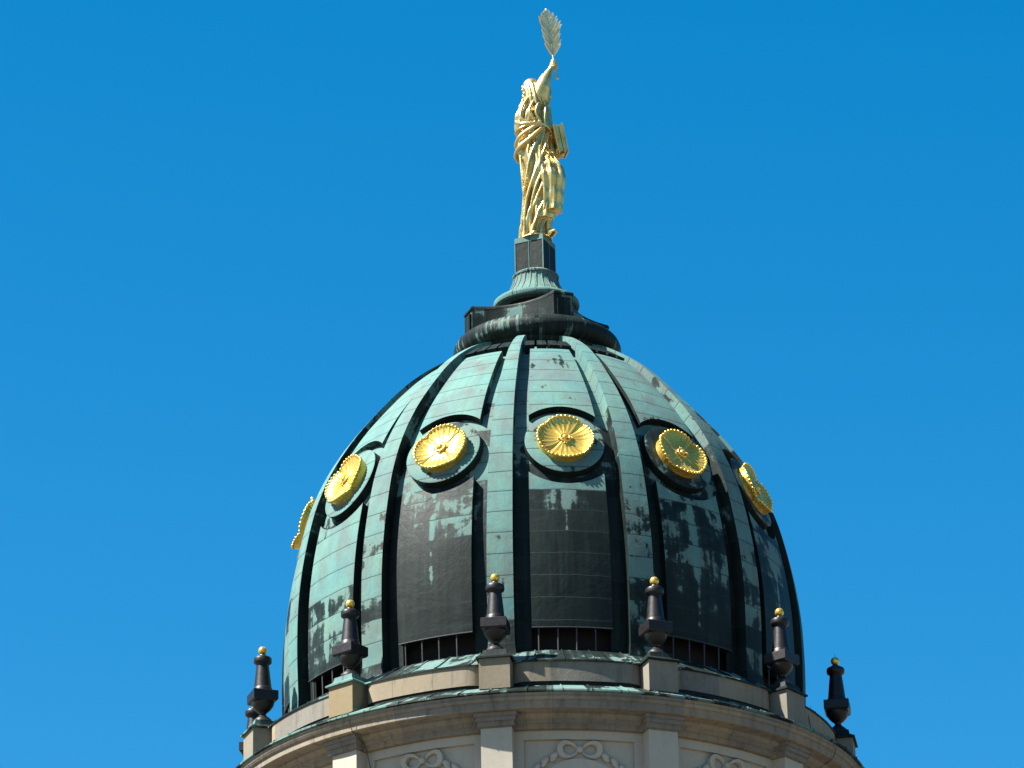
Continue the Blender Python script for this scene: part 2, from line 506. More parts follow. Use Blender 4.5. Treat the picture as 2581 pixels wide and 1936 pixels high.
# ventilation grille: bars, lip and jambs of the slot
gb = MB()
for k, dd in enumerate((-7.2, -3.1, 0.9, 5.0)):
    a = rad(dd)
    pts = [dpt(a, s_of_z(-1.75 + 0.8 * i / 3), -0.17) for i in range(4)]
    gb.tube(pts, 0.021, 8)
lip = []
for i in range(25):
    a = HW * (-1.0 + 2 * i / 24); lip.append(dpt(a, s_of_z(-1.035), FD + 0.005))
gb.tube(lip, 0.018, 6)
gr = gb.build('vent_grille', M['iron'], dome)
firsts = {}
for k in range(12):
    d = -115 + 30 * k
    for src, tabl in ((pu, UP), (pl, LO)):
        if k == 0: o = src
        else: o = src.copy(); COL.objects.link(o)
        o.rotation_euler = (0, 0, rad(d)); p = tabl.get(d, (0.7, 0.05)); o['patina'] = p[0]; o['slope'] = p[1]; o['step'] = 1.0 if (d == 5 and src is pl) else 0.0
    o = dk if k == 0 else dk.copy()
    if k: COL.objects.link(o)
    o.matrix_local = place_disc(o, d, CH); o['patina'] = {5: 0.60, -25: 0.72, 35: 0.45, 65: 0.45}.get(d, 0.75); o['slope'] = 0.0
    o = gr if k == 0 else gr.copy()
    if k: COL.objects.link(o)
    o.rotation_euler = (0, 0, rad(d))

# little upstand blocks at the dome crown, in the shade of the ring
cb = MB()
for k in range(12):
    for q in (-9, -3.2, 2.6, 8.4):
        a = rad(5 + 30 * k + q); w = rad(2.3)
        V = [dpt(a + sa, s_of_z(zz), off) for off in (CH - 0.05, -0.08) for zz in (8.62, 8.95) for sa in (-w, w)]
        cb.add(V, [(4, 5, 7, 6), (0, 1, 5, 4), (1, 3, 7, 5), (3, 2, 6, 7), (2, 0, 4, 6)])
o = cb.build('crown_upstand', M['block'], dome, smooth=False); o['patina'] = 0.1; o['slope'] = 0.0

# copper apron at the foot of the dome (standing seams) and the cornice roof
def seamed_ring(prof, n_seam, seam_h, phase=0.0, nseg=360):
    m = MB().lathe(prof, nseg)
    U = []
    L = 0
    m.UV = []
    for i, (r, z) in enumerate(prof):
        if i: L += math.hypot(r - prof[i - 1][0], z - prof[i - 1][1])
        for k in range(nseg): m.UV.append((2 * pi * k / nseg * 8.0, L))
    for k in range(n_seam):
        a = 2 * pi * (k + random.uniform(-0.12, 0.12)) / n_seam + phase
        pts = [((r) * sin(a), -(r) * cos(a), z + seam_h * 0.5) for r, z in prof]
        n0 = len(m.V); m.tube(pts, seam_h, 6)
        m.UV[n0:] = [(a * 8.0, 0.0)] * (len(m.V) - n0)
    return m


ap = seamed_ring([(6.85, -1.60), (7.05, -1.72), (7.35, -1.92), (7.7, -2.14), (7.93, -2.27), (7.99, -2.29), (8.0, -2.33), (7.90, -2.345)], 60, 0.022, 0.05)
o = part(ap.build('copper_apron', M['skirt'], tower)); o['patina'] = 0.42; o['slope'] = 0.0
cr = seamed_ring([(7.99, -2.99), (8.2, -3.085), (8.45, -3.22), (8.70, -3.345), (8.73, -3.355), (8.735, -3.40), (8.66, -3.41)], 64, 0.02, 0.02)
o = part(cr.build('cornice_roof', M['skirt'], tower)); o['patina'] = 0.52; o['slope'] = 0.0

# parapet with coves beside the piers
def ring_var(rf, z0, z1, thick, nseg=720):
    m = MB(); V = []; F = []; U = []
    for k in range(nseg):
        a = 2 * pi * k / nseg; r = rf(a)
        for rr, zz in ((r, z0), (r, z1), (r - thick, z1), (r - thick, z0)):
            V.append((rr * sin(a), -rr * cos(a), zz)); U.append((a * 8.0, zz))
    for k in range(nseg):
        k2 = (k + 1) % nseg
        for q in range(3):
            F.append((k * 4 + q, k2 * 4 + q, k2 * 4 + q + 1, k * 4 + q + 1))
    return m.add(V, F, U)


def par_r(a):
    d = abs((math.degrees(a) - 20 + 15) % 30 - 15)
    t = max(0.0, min(1.0, (6.0 - d) / 3.2))
    return 7.98 - 0.26 * (1 - math.sqrt(max(0, 1 - t * t)))


pm = ring_var(par_r, -2.87, -2.335, 0.4)
parapet = part(pm.build('parapet', M['sand'], tower, sharp=50)); parapet['tan'] = 0.0
up_ = ring_var(lambda a: par_r(a) - 0.03, -3.08, -2.865, 0.3)
o = up_.build('base_band', M['block'], parapet, sharp=50); o['patina'] = -0.1; o['slope'] = 0.0  # dark band below the parapet, set back a little from its face
pe = ring_var(lambda a: par_r(a) + 0.035, -2.345, -2.30, 0.42)
o = pe.build('coping_edge', M['skirt'], parapet, sharp=50); o['patina'] = 0.25; o['slope'] = 0.0

pb = MB(); pb.box(-0.40, 0.40, -8.38, -7.35, -3.15, -2.32)
pier0 = pb.build('pier', M['pier'], parapet, sharp=30)
pc = MB().frustum([(0.66, -2.33), (0.66, -2.285), (0.58, -2.25), (0.46, -2.19), (0.43, -2.10), (0.42, -2.06)], 4, pi / 4, 0, -7.98)
capo = pc.build('pier_cap', M['block'], parapet, sharp=30)
for k in range(12):
    d = -130 + 30 * k
    o = pier0 if k == 0 else pier0.copy()
    if k: COL.objects.link(o)
    o.rotation_euler = (0, 0, rad(d)); o['tan'] = {-40: 0.75, -10: 0.35, 20: 0.05, -70: 0.1, 50: 0.0, 80: 0.0}.get(d, 0.2)
    o = capo if k == 0 else capo.copy()
    if k: COL.objects.link(o)
    o.rotation_euler = (0, 0, rad(d)); o['patina'] = {-40: 0.55, -70: 0.35, 20: 0.15, -10: 0.2}.get(d, 0.3); o['slope'] = 0.0

# cornice
cprof = [(8.66, -3.412), (8.64, -3.47), (8.66, -3.52), (8.62, -3.585), (8.57, -3.60), (8.57, -3.765), (8.53, -3.79), (8.24, -3.80),
         (8.24, -3.84), (8.20, -3.90), (8.13, -3.945), (8.11, -3.95), (8.11, -4.02), (8.03, -4.045), (8.03, -4.13), (7.99, -4.16), (7.8, -4.17)]
cm = MB().lathe(cprof, 360)
cornice = part(cm.build('cornice', M['corn'], tower, sharp=30)); cornice['tan'] = 0.0
# projecting block of the bed mould over each pilaster
rb = MB()
for (x, y, z0, z1) in ((0.55, 8.43, -3.90, -3.803), (0.51, 8.38, -4.01, -3.90), (0.47, 8.32, -4.14, -4.01), (0.43, 8.28, -4.165, -4.14)):
    rb.box(-x, x, -y, -7.6, z0, z1)
r0 = rb.build('capital', M['corn'], cornice, sharp=20)
for k in range(12):
    o = r0 if k == 0 else r0.copy()
    if k: COL.objects.link(o)
    o.rotation_euler = (0, 0, rad(-130 + 30 * k)); o['tan'] = 0.0

# drum: plastered wall with sunk panels, arched windows, bows and garlands
WR = 7.86
drum_prof_z = (-4.18, -13.5)
PW, PT = 1.42, -4.40            # half width and top of the sunk panel
WIN_C, WIN_R = -6.21, 1.02      # arched window centre height and radius


def wpt(x, z, r):               # x metres along the wall from the bay centre
    a = x / WR
    return (r * sin(a), -r * cos(a), z)


# wall surface of one bay: frame face at WR, sunk face WR-0.09
def bay_mesh():
    m = MB()
    def sheet(x0, x1, z0, z1, r, nx=10):
        V = []; F = []; U = []
        for i in range(nx + 1):
            x = x0 + (x1 - x0) * i / nx
            for z in (z0, z1): V.append(wpt(x, z, r)); U.append((x, z))
        for i in range(nx): F.append((2 * i, 2 * i + 2, 2 * i + 3, 2 * i + 1))
        m.add(V, F, U)
    half = rad(15) * WR
    zb = -13.5
    sheet(-half, -PW, zb, -4.1, WR); sheet(PW, half, zb, -4.1, WR)
    sheet(-PW, PW, PT, -4.1, WR, 16)
    d = WR - 0.10
    # reveals of the sunk panel
    for x in (-PW, PW):
        m.add([wpt(x, zb, WR), wpt(x, PT, WR), wpt(x, PT, d), wpt(x, zb, d)], [(0, 1, 2, 3)], [(x, zb), (x, PT), (x, PT), (x, zb)])
    V = []; F = []
    for i in range(17):
        x = -PW + 2 * PW * i / 16; V += [wpt(x, PT, WR), wpt(x, PT, d)]
    for i in range(16): F.append((2 * i, 2 * i + 1, 2 * i + 3, 2 * i + 2))
    m.add(V, F)
    # sunk face with arched opening
    V = []; F = []; U = []
    N = 40
    ca_ = math.atan2(PT - WIN_C, PW)
    angs = sorted([pi * i / (N - 2) for i in range(N - 1)] + [ca_, pi - ca_])
    for a in angs:
        xi, zi = -WIN_R * cos(a), WIN_C + WIN_R * sin(a)
        # ray to the panel border
        if a < 1e-6 or a > pi - 1e-6: xo, zo = math.copysign(PW, xi), WIN_C
        else:
            tx = PW / abs(cos(a)) if abs(cos(a)) > 1e-6 else 1e9
            tz = (PT - WIN_C) / sin(a); t = min(tx, tz); xo, zo = -t * cos(a), WIN_C + t * sin(a)
        V += [wpt(xi, zi, d), wpt(xo, zo, d), wpt(xi, zi, d - 0.35)]; U += [(xi, zi), (xo, zo), (xi, zi)]
    for i in range(N):
        F.append((3 * i, 3 * i + 3, 3 * i + 4, 3 * i + 1)); F.append((3 * i, 3 * i + 2, 3 * i + 5, 3 * i + 3))
    m.add(V, F, U)
    for sx in (-1, 1):
        m.add([wpt(sx * WIN_R, zb, d), wpt(sx * PW, zb, d), wpt(sx * PW, WIN_C, d), wpt(sx * WIN_R, WIN_C, d), wpt(sx * WIN_R, zb, d - 0.35), wpt(sx * WIN_R, WIN_C, d - 0.35)],
              [(0, 1, 2, 3), (0, 3, 5, 4)])
    return m


full = MB(); bm0 = bay_mesh()
for k in range(12):
    a = rad(5 + 30 * k); ca, sa = cos(a), sin(a)
    full.add([(x * ca - y * sa, x * sa + y * ca, z) for x, y, z in bm0.V], bm0.F, [(u + 4.1 * k, v) for u, v in bm0.UV])
drum = part(full.build('drum_wall', M['wall'], tower, sharp=25)); drum['tan'] = 0.0
# base body of the tower down to the ground
body = MB().lathe([(9.6, -TZ), (9.6, -32), (9.2, -31.6), (9.2, -14.2), (9.0, -13.9), (7.4, -13.5)], 96)
o = body.build('tower_base', M['wall'], drum, sharp=25); o['tan'] = 0.0

pil = MB(); pil.box(-0.40, 0.40, -8.24, -7.6, -13.5, -4.166)
p0 = pil.build('pilaster', M['wall'], drum, sharp=20)
for k in range(12):
    o = p0 if k == 0 else p0.copy()
    if k: COL.objects.link(o)
    o.rotation_euler = (0, 0, rad(-130 + 30 * k)); o['tan'] = 0.0

# window: archivolt moulding and glazing
def arc_band(r0, r1, y0, y1, zend):
    m = MB(); V = []; F = []
    pts = [(-1, zend)] + [None] * 0
    N = 44
    path = [(pi, zend)] + [(pi - pi * i / N, None) for i in range(N + 1)] + [(0, zend)]
    for a, ze in path:
        for rr, yy in ((r0, y0), (r0, y1), (r1, y1), (r1, y0)):
            x = rr * cos(a); z = WIN_C + rr * sin(a) if ze is None else ze
            V.append(wpt(x, z, yy))
    for i in range(len(path) - 1):
        for q in range(3):
            F.append((i * 4 + q, i * 4 + q + 1, (i + 1) * 4 + q + 1, (i + 1) * 4 + q))
    return m.add(V, F)


wm = arc_band(1.02, 1.30, WR - 0.11, WR - 0.015, -13.0)
w2 = arc_band(0.90, 1.06, WR - 0.30, WR - 0.06, -13.0); wm.add(w2.V, w2.F)
arch0 = wm.build('window_arch', M['wall'], drum, sharp=35)
gl = MB(); V = []; F = []
for i in range(31):
    a = pi * i / 30; V.append(wpt(-1.04 * cos(a), WIN_C + 1.04 * sin(a), WR - 0.33)); V.append(wpt(-1.04 * cos(a), -13.0, WR - 0.33))
for i in range(30): F.append((2 * i, 2 * i + 1, 2 * i + 3, 2 * i + 2))
gl.add(V, F)
glass0 = gl.build('window', M['pane'], drum)
fr = MB()
for x in (-0.34, 0.34): fr.tube([wpt(x, -13, WR - 0.30), wpt(x, WIN_C + 0.92, WR - 0.30)], 0.035, 6)
for z in (-6.21, -7.3, -8.2, -9.1): fr.tube([wpt(-1.0, z, WR - 0.30), wpt(0, z, WR - 0.30), wpt(1.0, z, WR - 0.30)], 0.03, 6)
frame0 = fr.build('window_frame', M['wall'], drum)

# bow with loops, knot and a string of leaf husks on either side
bw = MB()
zB, yB = -4.66, WR - 0.085
for sx in (-1, 1):
    ring = []
    cx, cz, R = sx * 0.29, zB - 0.02, 0.205
    V = []; F = []
    N = 36
    for i in range(N):
        a = 2 * pi * i / N + (0 if sx > 0 else pi)
        # ribbon band: broad ring, open towards the knot, twisting outward
        tw = 0.055 + 0.06 * (0.5 + 0.5 * sin(a))
        q_ = 0.5 + 0.5 * cos(a) * sx                     # 0 at the knot, 1 at the far end of the loop
        wd_ = 0.035 + 0.045 * q_
        sq = 0.62 + 0.42 * q_ ** 0.6
        for dr, out in ((-wd_, 0.012), (-wd_ * 0.85, 0.035 + tw * q_), (wd_ * 0.7, 0.03 + tw * (0.4 + q_) * 0.8), (wd_, 0.012)):
            rr = R + dr
            V.append(wpt(cx + rr * cos(a) * 1.12, cz + rr * sin(a) * sq + 0.02 * q_, yB + out))
    for i in range(N):
        i2 = (i + 1) % N
        for q in range(3): F.append((i * 4 + q, i2 * 4 + q, i2 * 4 + q + 1, i * 4 + q + 1))
    bw.add(V, F)
bw.ball(wpt(0, zB + 0.0, yB + 0.07), 0.095, 16, (1, 0.8, 1))
bow0 = bw.build('bow_relief', M['wall'], drum, sharp=50)
random.seed(3)
garl = []
for sx in (-1, 1):
    hk = MB()
    for i in range(9):
        th = rad(25 + 10.3 * i); rr = 1.54
        x, z = sx * rr * sin(th), WIN_C + rr * cos(th)
        c = Vector(wpt(x, z, yB + 0.03))
        ang = -sx * (th)
        for q, (dx, dz, sc) in enumerate(((0, 0, 1.0), (0.03, -0.09, 0.8))):
            m3 = Matrix.Rotation(-ang + 0.25 * sx, 3, 'Y')
            hk.ball(c + Vector((sx * dx, 0, dz)), 0.125 * sc, 14, (1.12, 0.62, 0.66), m3)
    garl.append(hk.build('garland_relief', M['wall'], drum))
for k in range(12):
    for src in (arch0, glass0, frame0, bow0, garl[0], garl[1]):
        o = src if k == 0 else src.copy()
        if k: COL.objects.link(o)
        o.rotation_euler = (0, 0, rad(-115 + 30 * k)); o['tan'] = 0.0

# lightning conductor cables crossing the cornice
lc = MB()
for d0 in (-36.7, 59.0):
    a = rad(d0); P_ = [(7.95, -2.30), (8.03, -2.9), (8.76, -3.36), (8.70, -3.60), (8.60, -3.80), (8.14, -4.0), (8.05, -4.15), (7.90, -4.6), (7.89, -9)]
    lc.tube([(r * sin(a + 0.002 * i), -r * cos(a + 0.002 * i), z) for i, (r, z) in enumerate(P_)], 0.011, 6)
o = part(lc.build('lightning_conductor', M['cable'], tower))

# ------------------------------------------------------------------ finial of the dome: ring, attic block, disc, bell, pedestal
fin = empty('lantern', (0.075, -0.01, TZ)); fin.parent = tower
X20 = rad(20)
ring = MB().lathe([(1.2, 9.25), (1.78, 9.23), (1.98, 9.27), (2.04, 9.36), (2.06, 9.42), (2.19, 9.46), (2.29, 9.54), (2.34, 9.67), (2.34, 9.80), (2.29, 9.93), (2.19, 10.01), (2.04, 10.04), (1.5, 10.12), (0.8, 10.14)], 120)
o = ring.build('collar_ring', M['top'], fin, sharp=40); o['patina'] = 0.30; o['slope'] = 0.0
# attic block: square with concave sides and cut corners, corners on the rib axes
def attic(R0, z0, z1, inset=0.0):
    V = []
    ring = []
    hwc = 0.29 - inset
    for c in range(4):
        a = X20 + c * pi / 2
        e = Vector((sin(a), -cos(a))); t = Vector((cos(a), sin(a)))
        Rc = R0 - inset
        p0 = e * Rc - t * hwc; p1 = e * Rc + t * hwc
        ring += [p0, p1]
        a2 = a + pi / 2; e2 = Vector((sin(a2), -cos(a2))); t2 = Vector((cos(a2), sin(a2)))
        q = e2 * Rc - t2 * hwc
        m_ = (e + e2).normalized(); depth = 1.27 - inset
        mid = m_ * depth
        for i in range(1, 14):
            u = i / 14; ctrl = mid * 2 - (p1 + q) / 2
            ring.append(p1 * (1 - u) ** 2 + ctrl * 2 * u * (1 - u) + q * u * u)
    return ring


def prism(m, ring, zs):
    n = len(ring); V = []; F = []; U = []
    for z, sc in zs:
        L = 0
        for i, p in enumerate(ring):
            if i: L += (p - ring[i - 1]).length
            V.append((p.x * sc, p.y * sc, z)); U.append((L, z))
    for i in range(len(zs) - 1):
        for k in range(n):
            F.append((i * n + k, i * n + (k + 1) % n, (i + 1) * n + (k + 1) % n, (i + 1) * n + k))
    F.append(tuple((len(zs) - 1) * n + k for k in range(n)))
    return m.add(V, F, U)


am = MB(); prism(am, attic(2.03, 0, 0), [(9.95, 1.0), (10.70, 1.0)])
ab = am.build('attic_block', M['block'], fin, sharp=25); ab['patina'] = 0.43; ab['slope'] = 0.0
lp = MB(); prism(lp, attic(2.07, 0, 0), [(10.695, 0.98), (10.70, 1.002), (10.76, 1.002), (10.80, 0.985)])
o = lp.build('attic_coping', M['block'], ab, sharp=25); o['patina'] = 0.30; o['slope'] = 0.0
cp = MB()
cp.box(-0.19, 0.19, -2.085, -1.95, 10.05, 10.60)
cp0 = cp.build('corner_panel', M['block'], ab, sharp=20)
for c in range(4):
    o = cp0 if c == 0 else cp0.copy()
    if c: COL.objects.link(o)
    o.rotation_euler = (0, 0, X20 + c * pi / 2); o['patina'] = 0.3; o['slope'] = 0.0
di = MB().lathe([(0.86, 11.12), (1.05, 11.13), (1.13, 11.10), (1.19, 11.13), (1.215, 11.20), (1.20, 11.27), (1.15, 11.31), (0.92, 11.40), (0.86, 11.46), (0.84, 11.52)], 96)
co = MB().lathe([(0.86, 10.70), (0.86, 11.14)], 64)
o = co.build('lantern_core', M['block'], fin, sharp=40); o['patina'] = 0.0; o['slope'] = 0.0  # patina left out to paint in the shade under the disc moulding
o = di.build('disc_moulding', M['top'], fin, sharp=40); o['patina'] = 0.72; o['slope'] = 0.0
bp = [(0.88, 11.44), (0.80, 11.55), (0.72, 11.68), (0.66, 11.82), (0.625, 11.96), (0.62, 12.03), (0.655, 12.05), (0.66, 12.09), (0.62, 12.13), (0.55, 12.17), (0.40, 12.2)]
be = MB().lathe(bp, 96)
for k in range(26):
    a = 2 * pi * k / 26
    be.tube([((r + 0.004) * sin(a), -(r + 0.004) * cos(a), z) for r, z in bp[:6]], 0.019, 6)
o = be.build('bell_base', M['top'], fin, sharp=45); o['patina'] = 0.66; o['slope'] = 0.0
HS = 0.425
pd = MB(); pd.box(-HS, HS, -HS, HS, 12.1, 13.16)
ped = pd.build('pedestal', M['block'], fin, sharp=20); ped.rotation_euler = (0, 0, X20 - pi / 4); ped['patina'] = 0.16; ped['slope'] = 0.0
pq = MB(); pq.box(-HS - 0.012, HS + 0.012, -HS - 0.012, HS + 0.012, 13.05, 13.205)
for sx in (-1, 1):
    for sy in (-1, 1): pq.box(sx * HS - 0.014, sx * HS + 0.014, sy * HS - 0.014, sy * HS + 0.014, 12.12, 13.05)
for q in range(4):
    ca, sa = cos(q * pi / 2), sin(q * pi / 2)
    b = MB(); b.box(-0.012, 0.012, -HS - 0.012, -HS + 0.02, 12.15, 13.05)
    pq.add([(x * ca - y * sa, x * sa + y * ca, z) for x, y, z in b.V], b.F)
o = pq.build('pedestal_trim', M['block'], ped, sharp=20); o['patina'] = 0.62; o['slope'] = 0.0

# ------------------------------------------------------------------ gilded rosettes
def rosette_bowl():
    m = MB(); V = []; F = []; U = []
    NA, NR = 192, 22
    def rim(t):                 # quatrefoil outline
        c = abs(cos(2 * t))
        return 0.735 - 0.045 * (1 - c ** 0.5)
    for i in range(NR + 1):
        w = i / NR
        for k in range(NA):
            t = 2 * pi * k / NA
            R = rim(t)
            r = 0.10 + (R - 0.10) * w
            lobe = abs(cos(2 * t))
            h = 0.17 + 0.07 * w ** 2.2 * (0.25 + 0.75 * lobe) - 0.04 * sin(pi * min(1, w * 1.05)) ** 1.0
            h += 0.007 * sin(pi * w) * cos(20 * t + 1.2 * sin(4 * t) * w) * (0.3 + w)     # radial veins
            h -= 0.05 * (1 - lobe) ** 3 * w                                           # folds between petals
            h += 0.016 * w ** 6 * cos(44 * t)
            V.append((r * sin(t), -r * cos(t), h)); U.append((r, t))
    # rolled edge and flared outside wall down to the disc
    for (dr, hh) in ((0.012, -0.02), (0.0, -0.07), (-0.015, -0.15), (0.0, -0.24), (0.015, -0.36)):
        for k in range(NA):
            t = 2 * pi * k / NA; R = rim(t)
            top = V[NR * NA + k][2]
            V.append(((R + dr) * sin(t), -(R + dr) * cos(t), top + hh if hh > -0.1 else 0.20 + hh)); U.append((0, t))
    rows = NR + 6
    for i in range(rows - 1):
        for k in range(NA):
            k2 = (k + 1) % NA
            F.append((i * NA + k, i * NA + k2, (i + 1) * NA + k2, (i + 1) * NA + k))
    return m.add(V, F, U)


def rosette():
    root = empty('rosette')
    rosette_bowl().build('petal_bowl', M['gold'], root, sharp=75)
    b = MB()
    NB = 40
    for k in range(NB):
        t = 2 * pi * (k + 0.5) / NB; c = abs(cos(2 * t)); R = 0.735 - 0.045 * (1 - c ** 0.5)
        lobe = c
        h = 0.17 + 0.07 * (0.25 + 0.75 * lobe) - 0.05 * (1 - lobe) ** 3
        b.ball((R * sin(t), -R * cos(t), h), 0.044, 12)
    cl = []
    for k in range(97):
        t = 2 * pi * k / 96; c = abs(cos(2 * t)); R = 0.735 - 0.045 * (1 - c ** 0.5)
        cl.append((R * sin(t), -R * cos(t), 0.17 + 0.07 * (0.25 + 0.75 * c) - 0.05 * (1 - c) ** 3))
    b.tube(cl, 0.022, 8)
    b.build('beaded_rim', M['gold'], root)
    k_ = MB()
    N = 40; V = []; F = []
    for i in range(N):
        t = 2 * pi * i / N
        for q in range(10):
            p = 2 * pi * q / 10; rr = 0.125 + 0.032 * cos(p); V.append((rr * sin(t), -rr * cos(t), 0.185 + 0.03 * sin(p)))
    for i in range(N):
        for q in range(10): F.append((i * 10 + q, i * 10 + (q + 1) % 10, ((i + 1) % N) * 10 + (q + 1) % 10, ((i + 1) % N) * 10 + q))
    k_.add(V, F)
    for q in range(4):
        t = q * pi / 2
        for s in (-0.025, 0.025): k_.ball((0.185 * sin(t) + s * cos(t), -0.185 * cos(t) + s * sin(t), 0.18), 0.021, 10)
    k_.build('boss_ring', M['gold'], root)
    MB().ball((0, 0, 0.19), 0.082, 20).build('boss', M['gold'], root)
    return root


ROS = {-85: 'gilded rosette seen edge-on at the left outline of the dome, against the sky',
       -55: 'gilded rosette nearest the left outline yet wholly on the dome, glaring white in the sun',
       -25: 'sunlit gilded rosette on a pale green disc, left of the second full dome rib',
       5: 'gilded rosette facing the viewer on the panel under the statue',
       35: 'gilded rosette on a shaded dark disc, right of the one facing the viewer',
       65: 'gilded rosette jutting out at the right outline of the dome'}
ros0 = None
Rz = Matrix.Rotation(AZ0, 4, 'Z')
for d, lab in ROS.items():
    o = rosette() if ros0 is None else copy_tree(ros0)
    if ros0 is None: ros0 = o
    mat = Matrix.Translation((0, 0, TZ)) @ Rz @ place_disc(None, d, CH + 0.17)
    o.matrix_world = mat
    tag(o, lab, 'rosette', 'gilded rosettes around the dome')

# ------------------------------------------------------------------ urn finials on the parapet piers
def urn():
    root = empty('urn_finial')
    foot = MB().lathe([(0.0, -2.075), (0.27, -2.075), (0.27, -2.03), (0.245, -2.01), (0.235, -1.96), (0.17, -1.90), (0.10, -1.84), (0.085, -1.80), (0.10, -1.765)], 32)
    foot.build('foot', M['urn'], root, sharp=40)
    bowl = MB().lathe([(0.085, -1.775), (0.16, -1.72), (0.235, -1.64), (0.285, -1.56), (0.30, -1.50), (0.30, -1.46)], 32)
    bowl.build('bowl', M['urn'], root, sharp=40)
    q = 1 / math.sqrt(2)
    bl = MB().frustum([(0.42, -1.475), (0.455, -1.445), (0.475, -1.43), (0.475, -1.20), (0.465, -1.19)], 4)
    bl.build('square_block', M['urn'], root, sharp=20)
    cone = MB().lathe([(0.275, -1.195), (0.262, -1.13), (0.25, -1.075), (0.243, -1.06), (0.235, -1.05), (0.20, -0.72), (0.165, -0.40)], 36)
    cone.build('tapered_shaft', M['urn'], root, sharp=30)
    cap = MB().lathe([(0.16, -0.405), (0.175, -0.395), (0.235, -0.35), (0.242, -0.33), (0.242, -0.24), (0.232, -0.215), (0.15, -0.165), (0.10, -0.145), (0.09, -0.12)], 36)
    cap.build('cap', M['urn'], root, sharp=35)
    b = MB().ball((0, 0, 0), 0.119, 28)
    bo = b.build('gold_ball', M['gold'], root)
    sp = MB().tube([(0, 0, 0.10), (0, 0, 0.17), (0, 0, 0.24)], [0.006, 0.005, 0.003], 6)
    sp.build('spike', M['cable'], bo)
    return root


URN = {-100: 'dark urn finial half hidden behind another one at the far left of the parapet',
       -70: 'dark urn finial with bright gold ball, against the sky left of the dome',
       -40: 'dark urn finial on the pier of yellowish stone, before the left part of the dome',
       -10: 'dark urn finial whose ball stands before the pale rib near mid dome',
       20: 'dark urn finial just right of the middle with one sunlit side face on its block',
       50: 'dark urn finial almost lost against the dark right part of the dome',
       80: 'black silhouetted urn finial standing alone against the sky right of the dome',
       110: 'far urn finial whose top barely peeps over the right end of the parapet'}
u0 = None
for d, lab in URN.items():
    o = urn() if u0 is None else copy_tree(u0)
    if u0 is None: u0 = o
    a = rad(d) + AZ0
    o.location = (7.98 * sin(a), -7.98 * cos(a), TZ); o.rotation_euler = (rad(random.uniform(-0.5, 0.5)), rad(random.uniform(-0.5, 0.5)), a + rad(random.uniform(-2, 2)))
    tag(o, lab, 'urn', 'urn finials on the parapet')

# ------------------------------------------------------------------ the gilded statue
SX, SY, SZ = 0.0, -0.02, TZ + 13.2
statue = empty('statue', (SX, SY, SZ))
tag(statue, 'gilded statue of a robed woman raising a palm branch on the dome top', 'statue')


def interp(tab, z):
    if z <= tab[0][0]: return tab[0][1:]
    for a, b in zip(tab, tab[1:]):
        if z <= b[0]:
            t = (z - a[0]) / (b[0] - a[0]); t = t * t * (3 - 2 * t)
            return tuple(p + (q - p) * t for p, q in zip(a[1:], b[1:]))
    return tab[-1][1:]


def loft(tab, fold, nz=120, na=120):
    """tab rows: z, xl, xr, y centre, half depth; fold(theta, z) gives a radial offset"""
    m = MB(); V = []; F = []
    z0, z1 = tab[0][0], tab[-1][0]
    for i in range(nz + 1):
        z = z0 + (z1 - z0) * i / nz
        xl, xr, yc, hd = interp(tab, z)
        cx, hw = (xl + xr) / 2, (xr - xl) / 2
        for k in range(na):
            t = 2 * pi * k / na
            f = fold(t, z)
            V.append((cx + (hw + f) * cos(t), yc + (hd + f) * sin(t), z))
    for i in range(nz):
        for k in range(na):
            F.append((i * na + k, i * na + (k + 1) % na, (i + 1) * na + (k + 1) % na, (i + 1) * na + k))
    F.append(tuple(range(na - 1, -1, -1))); F.append(tuple(nz * na + k for k in range(na)))
    return m.add(V, F)


def ridge(x, p=1.6):           # rounded fold crests with sharp valleys
    return (abs(sin(x)) ** p) * 2 - 1


def fold_skirt(t, z):
    tw = t - 0.62 * (z - 1.0)
    amp = 0.040 + 0.030 * max(0, min(1, (2.6 - z) / 2.0))
    f = ridge(4.5 * tw + 0.5 * sin(2.1 * z)) * amp + 0.018 * ridge(8 * tw + 1.3 + 0.9 * z)
    return f + 0.006 * sin(13 * t + 4 * z)


def fold_leg(t, z):
    return 0.034 * ridge(4 * t + 0.5 * z) + 0.015 * ridge(7 * t + 1.0 - 0.4 * z)


def fold_torso(t, z):
    tw = t - 0.55 * (z - 3.2)
    return 0.030 * ridge(5 * tw) + 0.014 * ridge(9 * tw + 0.6)


B = MB()
# main robe, left leg column flowing up to the waist
t1 = loft([(0.0, -0.33, 0.34, -0.03, 0.33), (0.25, -0.31, 0.37, -0.03, 0.32), (0.7, -0.25, 0.44, -0.03, 0.33), (1.2, -0.18, 0.56, -0.03, 0.35), (1.8, -0.20, 0.68, -0.03, 0.40),
           (2.3, -0.22, 0.68, -0.02, 0.42), (2.75, -0.33, 0.60, 0.0, 0.41), (3.1, -0.35, 0.55, 0.02, 0.38), (3.4, -0.32, 0.56, 0.02, 0.36)], fold_skirt, 150, 160)
B.add(t1.V, t1.F)
